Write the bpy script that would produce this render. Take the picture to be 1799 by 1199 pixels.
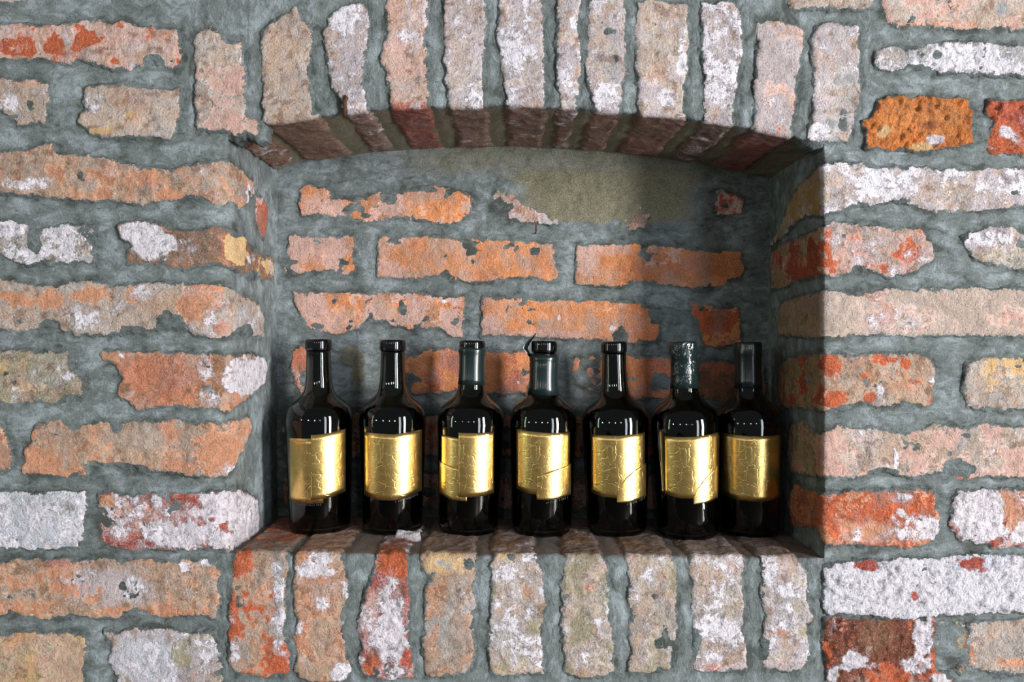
import bpy, math, random
import numpy as np

for o in list(bpy.data.objects):
    bpy.data.objects.remove(o, do_unlink=True)
SC = bpy.context.scene
COL = SC.collection
S = 0.00067          # metres per unit (one unit = one pixel on the wall's front plane)
F = 1300.0           # focal length and camera distance in units
EYE = 1.40           # eye height above the floor
CX, CY = 899.5, 599.5

# ------------------------------------------------------------------ camera
cam = bpy.data.cameras.new('camera')
camo = bpy.data.objects.new('camera', cam); COL.objects.link(camo)
camo.location = (0, -F * S, EYE)
camo.rotation_euler = (math.pi / 2, 0, 0)
cam.sensor_width = 36.0
cam.lens = 36.0 * F / 1799.0
cam.clip_start = 0.02
SC.camera = camo

# ------------------------------------------------------------------ world, light, exposure
SC.view_settings.view_transform = 'Standard'
SC.view_settings.look = 'None'
SC.view_settings.exposure = 0.04
SC.view_settings.gamma = 1.0
SC.view_settings.use_curve_mapping = False
W = bpy.data.worlds.new('room_light'); SC.world = W
W.use_nodes = True
W.node_tree.nodes['Background'].inputs[0].default_value = (0.86, 0.93, 1.0, 1)
W.node_tree.nodes['Background'].inputs[1].default_value = 0.16

def area(name, az, dist, z, w, h, power, color, cx=0.0, spread=180):
    """rectangular window light at azimuth az (degrees to the right of the wall normal)"""
    l = bpy.data.lights.new(name, 'AREA'); l.shape = 'RECTANGLE'
    l.size = w; l.size_y = h; l.energy = power; l.color = color
    l.spread = math.radians(spread)
    o = bpy.data.objects.new(name, l); COL.objects.link(o)
    a = math.radians(az)
    o.location = (cx + dist * math.sin(a), 0.12 - dist * math.cos(a), z)
    o.rotation_euler = (math.pi / 2, 0, a)
    return o
area('window_light', 49, 4.7, EYE + 0.10, 0.50, 3.0, 405, (1.0, 0.975, 0.95))
area('window_light_beside', 32, 4.2, EYE + 0.06, 0.50, 2.7, 50, (0.80, 0.88, 1.0))
area('garden_window_light', -66, 3.0, EYE + 0.25, 0.13, 1.6, 9, (0.80, 1.0, 0.78))
for k, (az, d, z) in enumerate([(-52, 3.4, .42), (-27, 3.4, 0.5), (-5, 3.4, 0.5), (14, 3.4, 0.5)]):
    l = bpy.data.lights.new('ceiling_spot', 'AREA'); l.shape = 'DISK'; l.size = 0.13
    l.energy = 3.5; l.color = (1.0, 0.96, 0.9)
    o = bpy.data.objects.new('ceiling_spot', l); COL.objects.link(o)
    a = math.radians(az)
    o.location = (d * math.sin(a), -d * math.cos(a), EYE + z)
    o.rotation_euler = (math.radians(82), 0, a)

# ------------------------------------------------------------------ colour helpers
def lin(c):
    c = np.asarray(c, float) / 255.0
    return np.where(c <= 0.04045, c / 12.92, ((c + 0.055) / 1.055) ** 2.4)
PAL = {k: lin(v) for k, v in dict(
    li=(180, 167, 169), be=(178, 160, 148), ta=(178, 148, 126), or_=(193, 136, 104), ob=(206, 132, 82), do=(184, 88, 48),
    rd=(164, 70, 54), wh=(222, 217, 226), ol=(152, 142, 118), pk=(198, 160, 148), gr=(150, 150, 150),
    br=(136, 98, 72), bw=(196, 200, 214), da=(112, 56, 34), oo=(204, 116, 46), mo=(104, 112, 112), md=(68, 74, 71),
    ml=(140, 150, 154), oc=(190, 156, 108), ye=(214, 178, 128), dk=(52, 48, 42), mu=(118, 100, 92),
    mg=(138, 134, 112), po=(200, 116, 84)).items()}

# ------------------------------------------------------------------ numpy noise
def _h(ix, iy, s):
    n = (ix.astype(np.int64) * 374761393 + iy.astype(np.int64) * 668265263 + int(s) * 974711 + 1013904223) & 0xFFFFFFFF
    n = ((n ^ (n >> 13)) * 1274126177) & 0xFFFFFFFF
    n = ((n ^ (n >> 15)) * 2246822519) & 0xFFFFFFFF
    return ((n ^ (n >> 16)) & 0xFFFFFF) / float(0xFFFFFF)
def vn(x, y, s):
    ix, iy = np.floor(x), np.floor(y)
    fx, fy = x - ix, y - iy
    u = fx * fx * fx * (fx * (fx * 6 - 15) + 10); v = fy * fy * fy * (fy * (fy * 6 - 15) + 10)
    a = _h(ix, iy, s); b = _h(ix + 1, iy, s); c = _h(ix, iy + 1, s); d = _h(ix + 1, iy + 1, s)
    return (a + (b - a) * u) * (1 - v) + (c + (d - c) * u) * v
def fbm(x, y, scale, octv, seed):
    x = np.asarray(x, float) / scale; y = np.asarray(y, float) / scale
    r = 0; amp = 1.0; tot = 0
    for k in range(octv):
        r = r + amp * (vn(x + 17.3 * k, y - 9.1 * k, seed + k * 31) * 2 - 1); tot += amp
        c, s_ = 0.8, 0.6
        x, y = (c * x - s_ * y) * 2.03, (s_ * x + c * y) * 2.03
        amp *= 0.55
    return r / tot * 1.6
def sstep(a, b, x):
    t = np.clip((x - a) / (b - a), 0, 1)
    return t * t * (3 - 2 * t)
def sdf(px, py, poly):
    """signed distance to a polygon, negative inside"""
    P = np.asarray(poly, float); d2 = np.full(px.shape, 1e18); inside = np.zeros(px.shape, bool)
    n = len(P)
    for i in range(n):
        ax, ay = P[i]; bx, by = P[(i + 1) % n]
        ex, ey = bx - ax, by - ay
        wx, wy = px - ax, py - ay
        t = np.clip((wx * ex + wy * ey) / max(ex * ex + ey * ey, 1e-9), 0, 1)
        d2 = np.minimum(d2, (wx - ex * t) ** 2 + (wy - ey * t) ** 2)
        c = (ay > py) != (by > py)
        if ay != by:
            inside ^= c & (px < ex * (py - ay) / (by - ay) + ax)
    d = np.sqrt(d2)
    return np.where(inside, -d, d)

# ------------------------------------------------------------------ surfaces of the wall
DEPTH = 278.0
XL, XR = -500.0, 547.0
ARCH = np.array([(400, 236), (455, 214), (520, 211), (600, 199), (690, 190), (800, 188), (900, 185), (1000, 190),
                 (1100, 198), (1200, 208), (1290, 222), (1390, 240), (1447, 254)], float)
def arch(X):
    return 599.5 - np.interp(X + CX, ARCH[:, 0], ARCH[:, 1])
def sill(X):
    return -373.0 - 8.0 * np.clip((X - XL) / (XR - XL), 0, 1)
ZT_L, ZT_R = float(arch(XL)), float(arch(XR))
ZB_L, ZB_R = float(sill(XL)), float(sill(XR))

def prof(a, r):
    """path that runs along the front (a<0), round a corner of radius r and in along the depth (a>0): u, d, nu, nd"""
    q = np.pi * r / 4
    u = np.where(a < -q, a + q - r, np.where(a > q, 0.0, -r + r * np.sin(np.clip((a + q) / r, 0, np.pi / 2))))
    d = np.where(a < -q, 0.0, np.where(a > q, a - q + r, r - r * np.cos(np.clip((a + q) / r, 0, np.pi / 2))))
    t = np.clip((a + q) / r, 0, np.pi / 2)
    return u, d, np.sin(t), np.cos(t)          # normal: nu into the opening, nd towards the viewer

def rad(surf, s):
    if surf == 'L':
        return 1 + 33 * sstep(ZB_L, ZB_L + 60, s) * (1 - sstep(ZT_L - 50, ZT_L, s))
    if surf == 'R':
        return 1 + 5 * sstep(ZB_R, ZB_R + 30, s) * (1 - sstep(ZT_R - 30, ZT_R, s))
    return 1 + (6 if surf == 'A' else 9) * sstep(XL, XL + 30, s) * (1 - sstep(XR - 30, XR, s))

def P3(surf, s, a, h):
    """surface coordinates -> x, y, z in units"""
    if surf == 'F':
        return s, -h, a
    if surf == 'B':
        return s, DEPTH - h, a
    u, d, nu, nd = prof(a, rad(surf, s))
    if surf == 'L':
        return XL + u + nu * h, d - nd * h, s
    if surf == 'R':
        return XR - u - nu * h, d - nd * h, s
    if surf == 'S':
        return s, d - nd * h, sill(s) + u + nu * h
    if surf == 'A':
        return s, d - nd * h, arch(s) - u - nu * h

_T = np.linspace(-800, 330, 4000)
def inv(surf, pts):
    """photo pixels -> surface coordinates"""
    out = []
    for x, y in pts:
        X, Z = x - CX, CY - y
        if surf == 'F':
            out.append((X, Z))
        elif surf == 'B':
            k = (F + DEPTH) / F
            out.append((X * k, Z * k))
        elif surf in 'LR':
            u, d, _, _ = prof(_T, 34.0 if surf == 'L' else 6.0)
            ix = (XL + u if surf == 'L' else XR - u) * F / (F + d)
            a = np.interp(X, ix, _T) if surf == 'L' else np.interp(-X, -ix, _T)
            dd = np.interp(a, _T, d)
            out.append((Z * (F + dd) / F, a))
        elif surf == 'A':
            out.append((X, float(arch(X)) - Z))
        elif surf == 'S':
            out.append((X, Z - float(sill(X))))
    return out

# ------------------------------------------------------------------ materials
def nodes(name):
    m = bpy.data.materials.new(name); m.use_nodes = True
    return m, m.node_tree, m.node_tree.nodes['Principled BSDF']
class G:
    """small helper for node graphs"""
    def __init__(s, nt): s.nt = nt
    def n(s, t, **kw):
        x = s.nt.nodes.new(t)
        for k, v in kw.items(): setattr(x, k, v)
        return x
    def l(s, a, b): s.nt.links.new(a, b)
    def noise(s, vec, scale, detail=4, rough=0.6, dist=0.0):
        x = s.n('ShaderNodeTexNoise'); x.inputs['Scale'].default_value = scale
        x.inputs['Detail'].default_value = detail; x.inputs['Roughness'].default_value = rough
        x.inputs['Distortion'].default_value = dist
        s.l(vec, x.inputs['Vector']); return x.outputs['Fac']
    def math(s, op, a, b=None, c=None, clamp=False):
        x = s.n('ShaderNodeMath', operation=op, use_clamp=clamp)
        for i, v in enumerate((a, b, c)):
            if v is None: continue
            if isinstance(v, (int, float)): x.inputs[i].default_value = v
            else: s.l(v, x.inputs[i])
        return x.outputs[0]
    def step(s, v, lo, hi, a=0.0, b=1.0):
        x = s.n('ShaderNodeMapRange', interpolation_type='SMOOTHSTEP')
        x.inputs['From Min'].default_value = lo; x.inputs['From Max'].default_value = hi
        x.inputs['To Min'].default_value = a; x.inputs['To Max'].default_value = b
        s.l(v, x.inputs['Value']); return x.outputs['Result']
    def mix(s, f, a, b, mode='MIX'):
        x = s.n('ShaderNodeMix', data_type='RGBA', blend_type=mode)
        if isinstance(f, (int, float)): x.inputs[0].default_value = f
        else: s.l(f, x.inputs[0])
        for i, v in ((6, a), (7, b)):
            if hasattr(v, 'is_output'): s.l(v, x.inputs[i])
            else: x.inputs[i].default_value = (*v, 1)
        return x.outputs[2]

def mortar_rgb(g, halo=None, jd=None):
    ge = g.n('ShaderNodeNewGeometry').outputs['Position']
    def stretched(sc):
        mp = g.n('ShaderNodeVectorMath', operation='MULTIPLY'); g.l(ge, mp.inputs[0]); mp.inputs[1].default_value = sc
        return mp.outputs[0]
    hv = stretched((0.62, 1, 1.15)); vv = stretched((1.15, 0.8, 0.62))
    n1 = g.noise(ge, 20, 5, 0.62, 0.8); n3 = g.noise(ge, 620, 4, 0.7)
    sa = g.noise(hv, 90, 6, 0.68, 0.8); sb = g.noise(vv, 90, 6, 0.68, 0.8)
    if jd is not None:
        mx = g.n('ShaderNodeMix'); g.l(jd, mx.inputs[0]); g.l(sa, mx.inputs[2]); g.l(sb, mx.inputs[3]); n2 = mx.outputs[0]
    else: n2 = sa
    v = g.math('MULTIPLY_ADD', n2, 0.9, g.math('MULTIPLY', n1, 0.9))
    v = g.math('SUBTRACT', v, 0.26)
    if halo is not None:
        v = g.math('SUBTRACT', v, halo)
    c = g.mix(g.step(v, 0.42, 0.66), tuple(PAL['md']), tuple(PAL['mo']))
    c = g.mix(g.step(v, 0.64, 0.90), c, tuple(PAL['ml']))
    c = g.mix(g.step(n3, 0.30, 0.50, 0.55, 0.0), c, (0.02, 0.024, 0.022))
    c = g.mix(g.step(n3, 0.55, 0.78, 0.0, 0.30), c, tuple(PAL['ml']))
    return c, n1, n2, n3

def mat_mortar():
    m, nt, b = nodes('grey mortar'); g = G(nt)
    at = g.n('ShaderNodeAttribute', attribute_name='m')
    sx = g.n('ShaderNodeSeparateXYZ'); g.l(at.outputs['Vector'], sx.inputs[0])
    jd = g.n('ShaderNodeAttribute', attribute_name='jd').outputs['Fac']
    ge = g.n('ShaderNodeNewGeometry').outputs['Position']
    halo = g.math('MULTIPLY', g.math('SUBTRACT', sx.outputs[0], 0.35), 0.22)
    c, n1, n2, n3 = mortar_rgb(g, halo, jd)
    # sandy yellow grey patches where the mortar is dirty, and the soffit's painted shade
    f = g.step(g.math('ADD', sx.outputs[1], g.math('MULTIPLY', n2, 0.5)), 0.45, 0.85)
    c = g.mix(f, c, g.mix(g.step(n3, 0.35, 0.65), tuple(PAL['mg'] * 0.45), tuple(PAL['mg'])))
    # brown dust lying on the sill
    c = g.mix(g.math('MULTIPLY', sx.outputs[2], 0.85), c, g.mix(g.step(n3, 0.3, 0.6), tuple(PAL['mu'] * 0.6), tuple(PAL['mu'])))
    ms = g.noise(ge, 75, 6, 0.75, 1.5)
    c = g.mix(g.step(ms, 0.66, 0.76, 0, 0.5), c, tuple(PAL['bw']))
    cr = g.noise(ge, 48, 5, 0.7, 0.5)
    crk = g.step(g.math('ABSOLUTE', g.math('SUBTRACT', cr, 0.60)), 0.0, 0.008, 1.0, 0.0)
    crk = g.math('MULTIPLY', crk, g.step(n1, 0.50, 0.60))
    c = g.mix(g.math('MULTIPLY', crk, 0.7), c, (0.012, 0.012, 0.01))
    g.l(c, b.inputs['Base Color']); b.inputs['Roughness'].default_value = 0.8
    b.inputs['Specular IOR Level'].default_value = 0.3
    st = g.noise(ge, 230, 6, 0.75, 0.4)
    hgt = g.math('ADD', g.math('MULTIPLY', n2, 1.5), g.math('MULTIPLY', n3, 0.30))
    hgt = g.math('ADD', hgt, g.math('MULTIPLY', st, 0.9))
    hgt = g.math('SUBTRACT', hgt, g.math('MULTIPLY', crk, 0.6))
    bu = g.n('ShaderNodeBump'); bu.inputs['Distance'].default_value = 0.0030; bu.inputs['Strength'].default_value = 0.8
    g.l(hgt, bu.inputs['Height']); g.l(bu.outputs[0], b.inputs['Normal'])
    return m

def mat_brick():
    m, nt, b = nodes('old brick'); g = G(nt)
    tc = g.n('ShaderNodeTexCoord'); vec = tc.outputs['Object']
    A = g.n('ShaderNodeAttribute', attribute_name='ca'); B = g.n('ShaderNodeAttribute', attribute_name='cb')
    M = g.n('ShaderNodeAttribute', attribute_name='m')
    sx = g.n('ShaderNodeSeparateXYZ'); g.l(M.outputs['Vector'], sx.inputs[0])
    rg = g.n('ShaderNodeAttribute', attribute_name='rg').outputs['Fac']
    n1 = g.noise(vec, 130, 6, 0.68, 0.5); n2 = g.noise(vec, 520, 4, 0.65, 0.2); n3 = g.noise(vec, 1500, 2, 0.6)
    jit = g.math('ADD', g.math('MULTIPLY', g.math('SUBTRACT', n1, 0.5), 1.7), g.math('MULTIPLY', g.math('SUBTRACT', n2, 0.5), 0.9))
    fb = g.step(g.math('ADD', sx.outputs[0], jit), -0.09, 0.12)
    fwv = g.math('ADD', sx.outputs[1], g.math('MULTIPLY', jit, 1.3))
    fw = g.math('ADD', g.math('MULTIPLY', g.step(fwv, -0.5, 0.35), 0.42), g.math('MULTIPLY', g.step(fwv, 0.12, 0.34), 0.5))
    fg = g.step(g.math('ADD', sx.outputs[2], g.math('MULTIPLY', jit, -0.85)), -0.07, 0.05)
    c = g.mix(fb, A.outputs['Color'], B.outputs['Color'])
    c = g.mix(fw, c, g.mix(g.step(n1, 0.34, 0.52), tuple(lin((166, 166, 176))), tuple(PAL['wh'])))  # crevices of the white crust: occlusion painted in as grey violet
    mc, m1, m2, m3 = mortar_rgb(g)
    mc = g.mix(0.14, mc, tuple(PAL['md']))
    # grain: dark pores and pale grains
    c = g.mix(g.step(n2, 0.30, 0.48, 0.55, 0.0), c, (0.04, 0.03, 0.026))
    c = g.mix(g.step(n3, 0.52, 0.72, 0.0, 0.20), c, (0.8, 0.77, 0.74))
    c = g.mix(g.step(n2, 0.52, 0.70, 0.0, 0.28), c, (0.72, 0.66, 0.62))
    c = g.mix(g.step(n1, 0.26, 0.44, 0.40, 0.0), c, (0.07, 0.05, 0.045))
    c = g.mix(fg, c, mc)
    g.l(c, b.inputs['Base Color']); b.inputs['Roughness'].default_value = 0.9
    b.inputs['Specular IOR Level'].default_value = 0.2
    h = g.math('ADD', g.math('MULTIPLY', n1, g.math('MULTIPLY_ADD', rg, 1.5, 1.0)), g.math('MULTIPLY', n2, 0.75))
    h = g.math('ADD', h, g.math('MULTIPLY', n3, 0.12))
    h = g.math('ADD', h, g.math('MULTIPLY', fw, 0.35)); h = g.math('ADD', h, g.math('MULTIPLY', fg, 0.35))
    h = g.math('SUBTRACT', h, g.math('MULTIPLY', fb, 0.20))
    bu = g.n('ShaderNodeBump'); bu.inputs['Distance'].default_value = 0.0038; bu.inputs['Strength'].default_value = 0.85
    g.l(h, bu.inputs['Height']); g.l(bu.outputs[0], b.inputs['Normal'])
    return m
M_MORTAR, M_BRICK = mat_mortar(), mat_brick()

# ------------------------------------------------------------------ mesh from a height field
def mesh_np(name, V, Q, mat, attrs, parent=None, origin=None, skirt=None):
    """V (n,3) in units, Q (m,4); skirt: (n,3) lower points used to close the border down"""
    V = np.asarray(V, float)
    if skirt is not None:
        E = np.concatenate([Q[:, [0, 1]], Q[:, [1, 2]], Q[:, [2, 3]], Q[:, [3, 0]]])
        key = np.sort(E, 1); kk = key[:, 0].astype(np.int64) * len(V) + key[:, 1]
        _, idx, cnt = np.unique(kk, return_index=True, return_counts=True)
        E = E[idx[cnt == 1]]
        bv = np.unique(E); mp = -np.ones(len(V), int); mp[bv] = len(V) + np.arange(len(bv))
        V2 = skirt[bv]
        Q = np.concatenate([Q, np.stack([E[:, 1], E[:, 0], mp[E[:, 0]], mp[E[:, 1]]], 1)])
        V = np.concatenate([V, V2])
        attrs = {k: np.concatenate([v, v[bv]]) for k, v in attrs.items()}
    used = np.unique(Q); mp = -np.ones(len(V), int); mp[used] = np.arange(len(used))
    Q = mp[Q]; V = V[used]; attrs = {k: v[used] for k, v in attrs.items()}
    W3 = V * S; W3[:, 2] += EYE
    if origin is None:
        origin = (W3.min(0) + W3.max(0)) / 2 if parent is not None else np.zeros(3)
    W3 = W3 - origin
    me = bpy.data.meshes.new(name)
    me.vertices.add(len(W3)); me.vertices.foreach_set('co', W3.astype(np.float32).ravel())
    me.loops.add(len(Q) * 4); me.loops.foreach_set('vertex_index', Q.astype(np.int32).ravel())
    me.polygons.add(len(Q)); me.polygons.foreach_set('loop_start', np.arange(0, len(Q) * 4, 4, dtype=np.int32))
    me.polygons.foreach_set('loop_total', np.full(len(Q), 4, np.int32))
    me.polygons.foreach_set('use_smooth', np.ones(len(Q), bool))
    me.update(calc_edges=True)
    for k, v in attrs.items():
        if v.ndim == 1:
            a = me.attributes.new(k, 'FLOAT', 'POINT'); a.data.foreach_set('value', v.astype(np.float32))
        elif k == 'm':
            a = me.attributes.new(k, 'FLOAT_VECTOR', 'POINT'); a.data.foreach_set('vector', v.astype(np.float32).ravel())
        else:
            a = me.attributes.new(k, 'FLOAT_COLOR', 'POINT')
            a.data.foreach_set('color', np.concatenate([v, np.ones((len(v), 1))], 1).astype(np.float32).ravel())
    me.materials.append(mat)
    o = bpy.data.objects.new(name, me); COL.objects.link(o)
    o.location = origin
    if parent is not None: o.parent = parent
    return o

def grid_quads(ns, na, keep=None):
    i, j = np.meshgrid(np.arange(ns - 1), np.arange(na - 1), indexing='ij')
    a = i * na + j
    Q = np.stack([a, a + na, a + na + 1, a + 1], -1).reshape(-1, 4)
    if keep is not None:
        Q = Q[keep.ravel()[Q].all(1)]
    return Q
FLIP = {'L': True, 'R': False, 'S': False, 'A': True, 'F': False, 'B': False}

def parse(t):
    return [tuple(float(v) for v in p.split(',')) for p in t.split()]

# ------------------------------------------------------------------ brick list, traced on the photograph
# surface, outline (photo pixels), main colour, patch colour, patch bias, white bias, mortar-smear bias, roughness, blobs
BR = []
def bk(surf, outline, ca, cb='be', fb=-.6, fw=-1.2, fg=-1.0, rough=.5, blobs=(), inner=None, H=2.6):
    BR.append(dict(surf=surf, pts=parse(outline), ca=ca, cb=cb, fb=fb, fw=fw, fg=fg, rough=rough, blobs=blobs, inner=inner, H=H))

# left field, top to bottom (F = front only, L = runs round the left corner of the niche)
bk('F', '-90,45 0,45 35,40 60,48 140,38 175,36 190,44 225,40 250,50 300,52 312,50 314,80 318,90 318,108 310,125 295,115 262,108 258,118 200,122 178,112 140,104 115,112 75,98 30,106 -90,105',
   'pk', 'do', -.55, -.75, -1.1, .9, [('b', 30, 85, 45, 18, .9), ('b', 60, 60, 30, 14, .5), ('b', 165, 68, 34, 14, .9), ('b', 95, 80, 26, 18, .7), ('b', 135, 82, 10, 10, .9), ('b', 215, 45, 16, 7, .9), ('b', 202, 110, 8, 6, .9), ('b', 313, 98, 7, 16, .9), ('b', 295, 65, 12, 8, .7), ('g', 270, 108, 22, 14, .9)])
bk('F', '-90,140 0,137 30,145 60,140 80,150 87,165 84,190 78,218 60,215 30,220 25,205 0,190 -90,195', 'be', 'or_', -.8, -.35, -1, .5, [('b', 55, 148, 24, 10, .9), ('w', 15, 180, 20, 18, .6)])
bk('F', '150,155 180,152 218,150 260,155 300,158 317,155 315,195 308,225 300,243 255,240 190,242 158,235 140,215 142,200 155,195 148,180', 'be', 'oc', -.75, -.9, -1.1, .3, [('w', 165, 175, 24, 30, .9), ('b', 228, 202, 10, 8, .9), ('or_', 235, 185, 30, 30, .3), ('b', 180, 232, 34, 6, .7)])
bk('F', '343,60 370,48 390,65 400,75 424,73 425,110 430,170 430,205 453,215 450,236 430,230 410,235 380,228 347,228 345,150', 'be', 'pk', -.2, -.75, -1.2, .5, [('g', 408, 68, 16, 9, .8)])
bk('L', '-90,275 0,270 55,262 85,255 100,268 140,275 190,280 240,295 300,302 330,292 370,285 400,285 428,305 444,322 447,340 433,360 420,368 410,352 385,360 370,352 345,342 300,352 240,358 170,352 120,350 75,342 30,340 0,335 -90,335',
   'ta', 'or_', -.35, -.85, -1.1, .9, [('w', 60, 325, 50, 16, 1.0), ('w', 20, 322, 22, 10, .7), ('b', 200, 310, 90, 16, .5), ('b', 300, 340, 30, 10, .5), ('w', 380, 345, 10, 12, .8), ('w', 425, 340, 20, 18, .8), ('b', 412, 356, 14, 10, .9), ('b', 92, 260, 30, 8, .5), ('g', 350, 325, 10, 5, .7)])
bk('F', '-90,392 0,392 40,390 55,405 85,400 110,396 160,398 162,430 160,460 120,462 70,460 45,465 0,445 -90,445', 'ol', 'gr', -.1, -.05, -.75, .8, [('w', 25, 405, 25, 14, .5), ('w', 100, 405, 35, 14, .7), ('w', 80, 445, 40, 14, .7), ('or_', 22, 403, 7, 6, 1), ('g', 62, 425, 14, 20, .7)])
bk('L', '205,398 240,388 270,392 300,405 345,405 395,400 425,408 440,440 465,450 478,452 483,480 480,490 455,488 440,490 425,480 400,465 370,460 340,468 320,472 280,468 250,460 225,462 222,440 230,432 210,415',
   'br', 'ye', -1.3, -1.1, -.9, .7, [('w', 260, 425, 50, 36, 1.9), ('w', 230, 405, 22, 14, .8), ('w', 330, 440, 20, 28, .9), ('w', 215, 410, 12, 12, .8), ('da', 257, 402, 12, 9, .9), ('b', 412, 435, 26, 44, 2.0), ('b', 460, 470, 20, 22, 1.6), ('do', 393, 430, 5, 22, .8), ('w', 440, 455, 8, 10, 1.3), ('w', 478, 470, 8, 26, 1.5), ('g', 418, 405, 22, 14, 1.4), ('g', 440, 482, 14, 10, 1.2)])
bk('L', '-90,492 0,490 40,500 80,505 120,498 160,495 200,505 225,500 290,500 340,502 400,505 430,525 455,535 462,560 460,592 430,587 400,590 345,592 330,580 300,575 260,582 215,585 140,588 110,580 100,570 60,580 40,585 0,578 -90,578',
   'be', 'or_', -1.2, -.75, -.9, .6, [('b', 60, 525, 75, 24, 1.6), ('b', 160, 522, 42, 20, 1.5), ('b', 350, 530, 55, 46, 1.6), ('b', 235, 525, 16, 22, 1.3), ('ta', 300, 540, 60, 30, .7), ('w', 150, 560, 60, 28, .8), ('w', 20, 565, 30, 14, .8), ('w', 250, 510, 30, 18, .6), ('w', 400, 560, 40, 36, .7), ('w', 448, 560, 12, 30, .8), ('do', 390, 575, 14, 14, .5), ('g', 300, 567, 24, 20, 1.5), ('g', 235, 582, 22, 9, 1.2), ('g', 90, 570, 20, 10, 1.2), ('g', 425, 582, 22, 12, 1.2)])
bk('F', '-90,620 0,618 60,620 120,618 125,650 145,672 148,700 100,710 75,705 30,710 -90,708', 'ol', 'oc', -.35, -.65, -.8, .7, [('w', 90, 660, 40, 34, .5), ('g', 130, 700, 20, 10, .6), ('w', 20, 620, 30, 6, .8), ('dk', 12, 656, 6, 5, 1), ('dk', 27, 672, 5, 4, 1)])
bk('L', '178,622 230,618 300,622 350,622 400,625 440,625 464,628 470,650 465,675 440,695 400,722 370,718 340,720 300,712 240,718 222,700 202,698 215,670 205,640 180,630',
   'or_', 'br', -.6, -1.2, -1.3, .7, [('do', 280, 665, 95, 50, .45), ('w', 225, 697, 24, 12, 1.3), ('w', 250, 715, 14, 6, 1.0), ('w', 220, 625, 14, 6, 1.0), ('w', 360, 650, 18, 32, 1.3), ('w', 365, 700, 26, 18, 1.2), ('b', 382, 650, 16, 50, 1.6), ('w', 430, 660, 42, 40, 3.0), ('w', 460, 645, 20, 30, 2.0), ('br', 404, 678, 11, 16, 1), ('b', 335, 700, 18, 20, 1.0)])
bk('L', '65,748 105,740 130,755 180,738 230,742 300,740 380,745 437,735 443,750 430,780 418,808 400,836 385,838 345,835 300,830 250,825 190,815 155,812 150,832 130,830 110,838 75,835 42,830 45,790 55,775',
   'ta', 'or_', -.25, -1.3, -1.1, .7, [('b', 380, 790, 46, 40, 1.0), ('b', 70, 810, 40, 26, .8), ('be', 250, 770, 90, 24, .6), ('b', 130, 832, 36, 8, .9), ('w', 75, 765, 16, 16, .9), ('w', 398, 825, 16, 14, 1.6), ('g', 210, 822, 55, 9, 1.0), ('or_', 320, 820, 40, 14, .9)])
bk('F', '-90,745 0,745 8,760 20,790 18,820 0,830 -90,830', 'or_', 'be', -.6, -1.2, -1, .6)
bk('F', '-90,865 0,865 50,865 55,870 90,865 148,866 150,900 145,945 135,960 60,967 0,960 -90,960', 'bw', 'gr', -.45, .15, -1.7, 1.0, [('bw', 70, 915, 120, 60, .5)])
bk('L', '175,870 190,862 215,872 270,868 330,872 370,868 400,862 428,864 450,880 456,905 455,930 440,950 424,968 400,968 380,962 300,965 200,965 175,950 168,920 172,890',
   'rd', 'or_', -.5, -.15, -1.7, 1.1, [('w', 400, 890, 44, 34, 1.7), ('w', 330, 940, 80, 26, 1.1), ('w', 440, 920, 30, 46, 1.7), ('b', 190, 885, 20, 22, .8), ('w', 275, 880, 12, 12, .9), ('pk', 260, 915, 90, 30, .5), ('da', 300, 885, 40, 16, .5), ('w', 400, 950, 40, 20, .8)])
bk('F', '-90,988 0,990 30,982 130,985 190,982 210,990 250,985 300,990 320,985 380,985 385,1000 383,1050 388,1060 378,1085 320,1080 290,1085 240,1070 200,1085 130,1082 70,1088 30,1075 0,1082 -90,1082',
   'ta', 'or_', -.35, -.9, -1.3, .8, [('li', 190, 1030, 90, 34, 1.2), ('w', 130, 1010, 40, 18, .7), ('w', 240, 1030, 40, 34, .6), ('w', 370, 988, 18, 8, 1.6), ('w', 325, 995, 14, 10, 1.0), ('b', 60, 1070, 60, 16, .6), ('b', 270, 1075, 100, 14, .8), ('rd', 110, 990, 40, 12, .5), ('g', 235, 1080, 14, 10, .8)])
bk('F', '-90,1118 0,1118 40,1112 90,1112 145,1115 150,1140 148,1180 146,1240 -90,1240', 'oc', 'ta', -.1, -1.1, -1.1, .6, [('or_', 80, 1160, 30, 16, .5), ('be', 100, 1140, 60, 40, .5)])
bk('F', '183,1110 200,1118 240,1105 290,1105 320,1115 370,1110 385,1150 390,1180 388,1245 200,1245 205,1190 190,1160 195,1135', 'li', 'ol', -.45, -.2, -1.2, .9, [('bw', 260, 1160, 60, 50, .8), ('b', 320, 1145, 18, 30, .8), ('b', 215, 1195, 16, 20, .8)])

# arch bricks: outline starts and ends on the arch edge, the code runs them on under the arch
bk('A', '462,206 464,160 460,100 462,52 480,38 520,18 528,30 543,48 548,75 540,120 545,175 556,208', 'be', 'ta', -.6, -.7, -1.1, .4, inner='A', blobs=[('ta', 500, 110, 26, 60, .35), ('w', 470, 60, 14, 30, .5), ('g', 470, 30, 30, 12, .8)])
bk('A', '606,197 585,150 575,110 572,60 577,35 600,15 632,5 648,20 650,40 640,90 636,140 645,194', 'li', 'be', -.5, -.1, -1.1, .4, inner='A', blobs=[('w', 610, 30, 40, 30, .7), ('da', 607, 180, 5, 18, .7)])
bk('A', '688,190 680,130 668,110 680,60 680,-60 748,-60 752,40 745,60 748,120 750,188', 'pk', 'li', -.35, -.75, -1.2, .4, inner='A', blobs=[('w', 700, 60, 26, 14, .6), ('rd', 715, 190, 50, 10, .7)])
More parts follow.
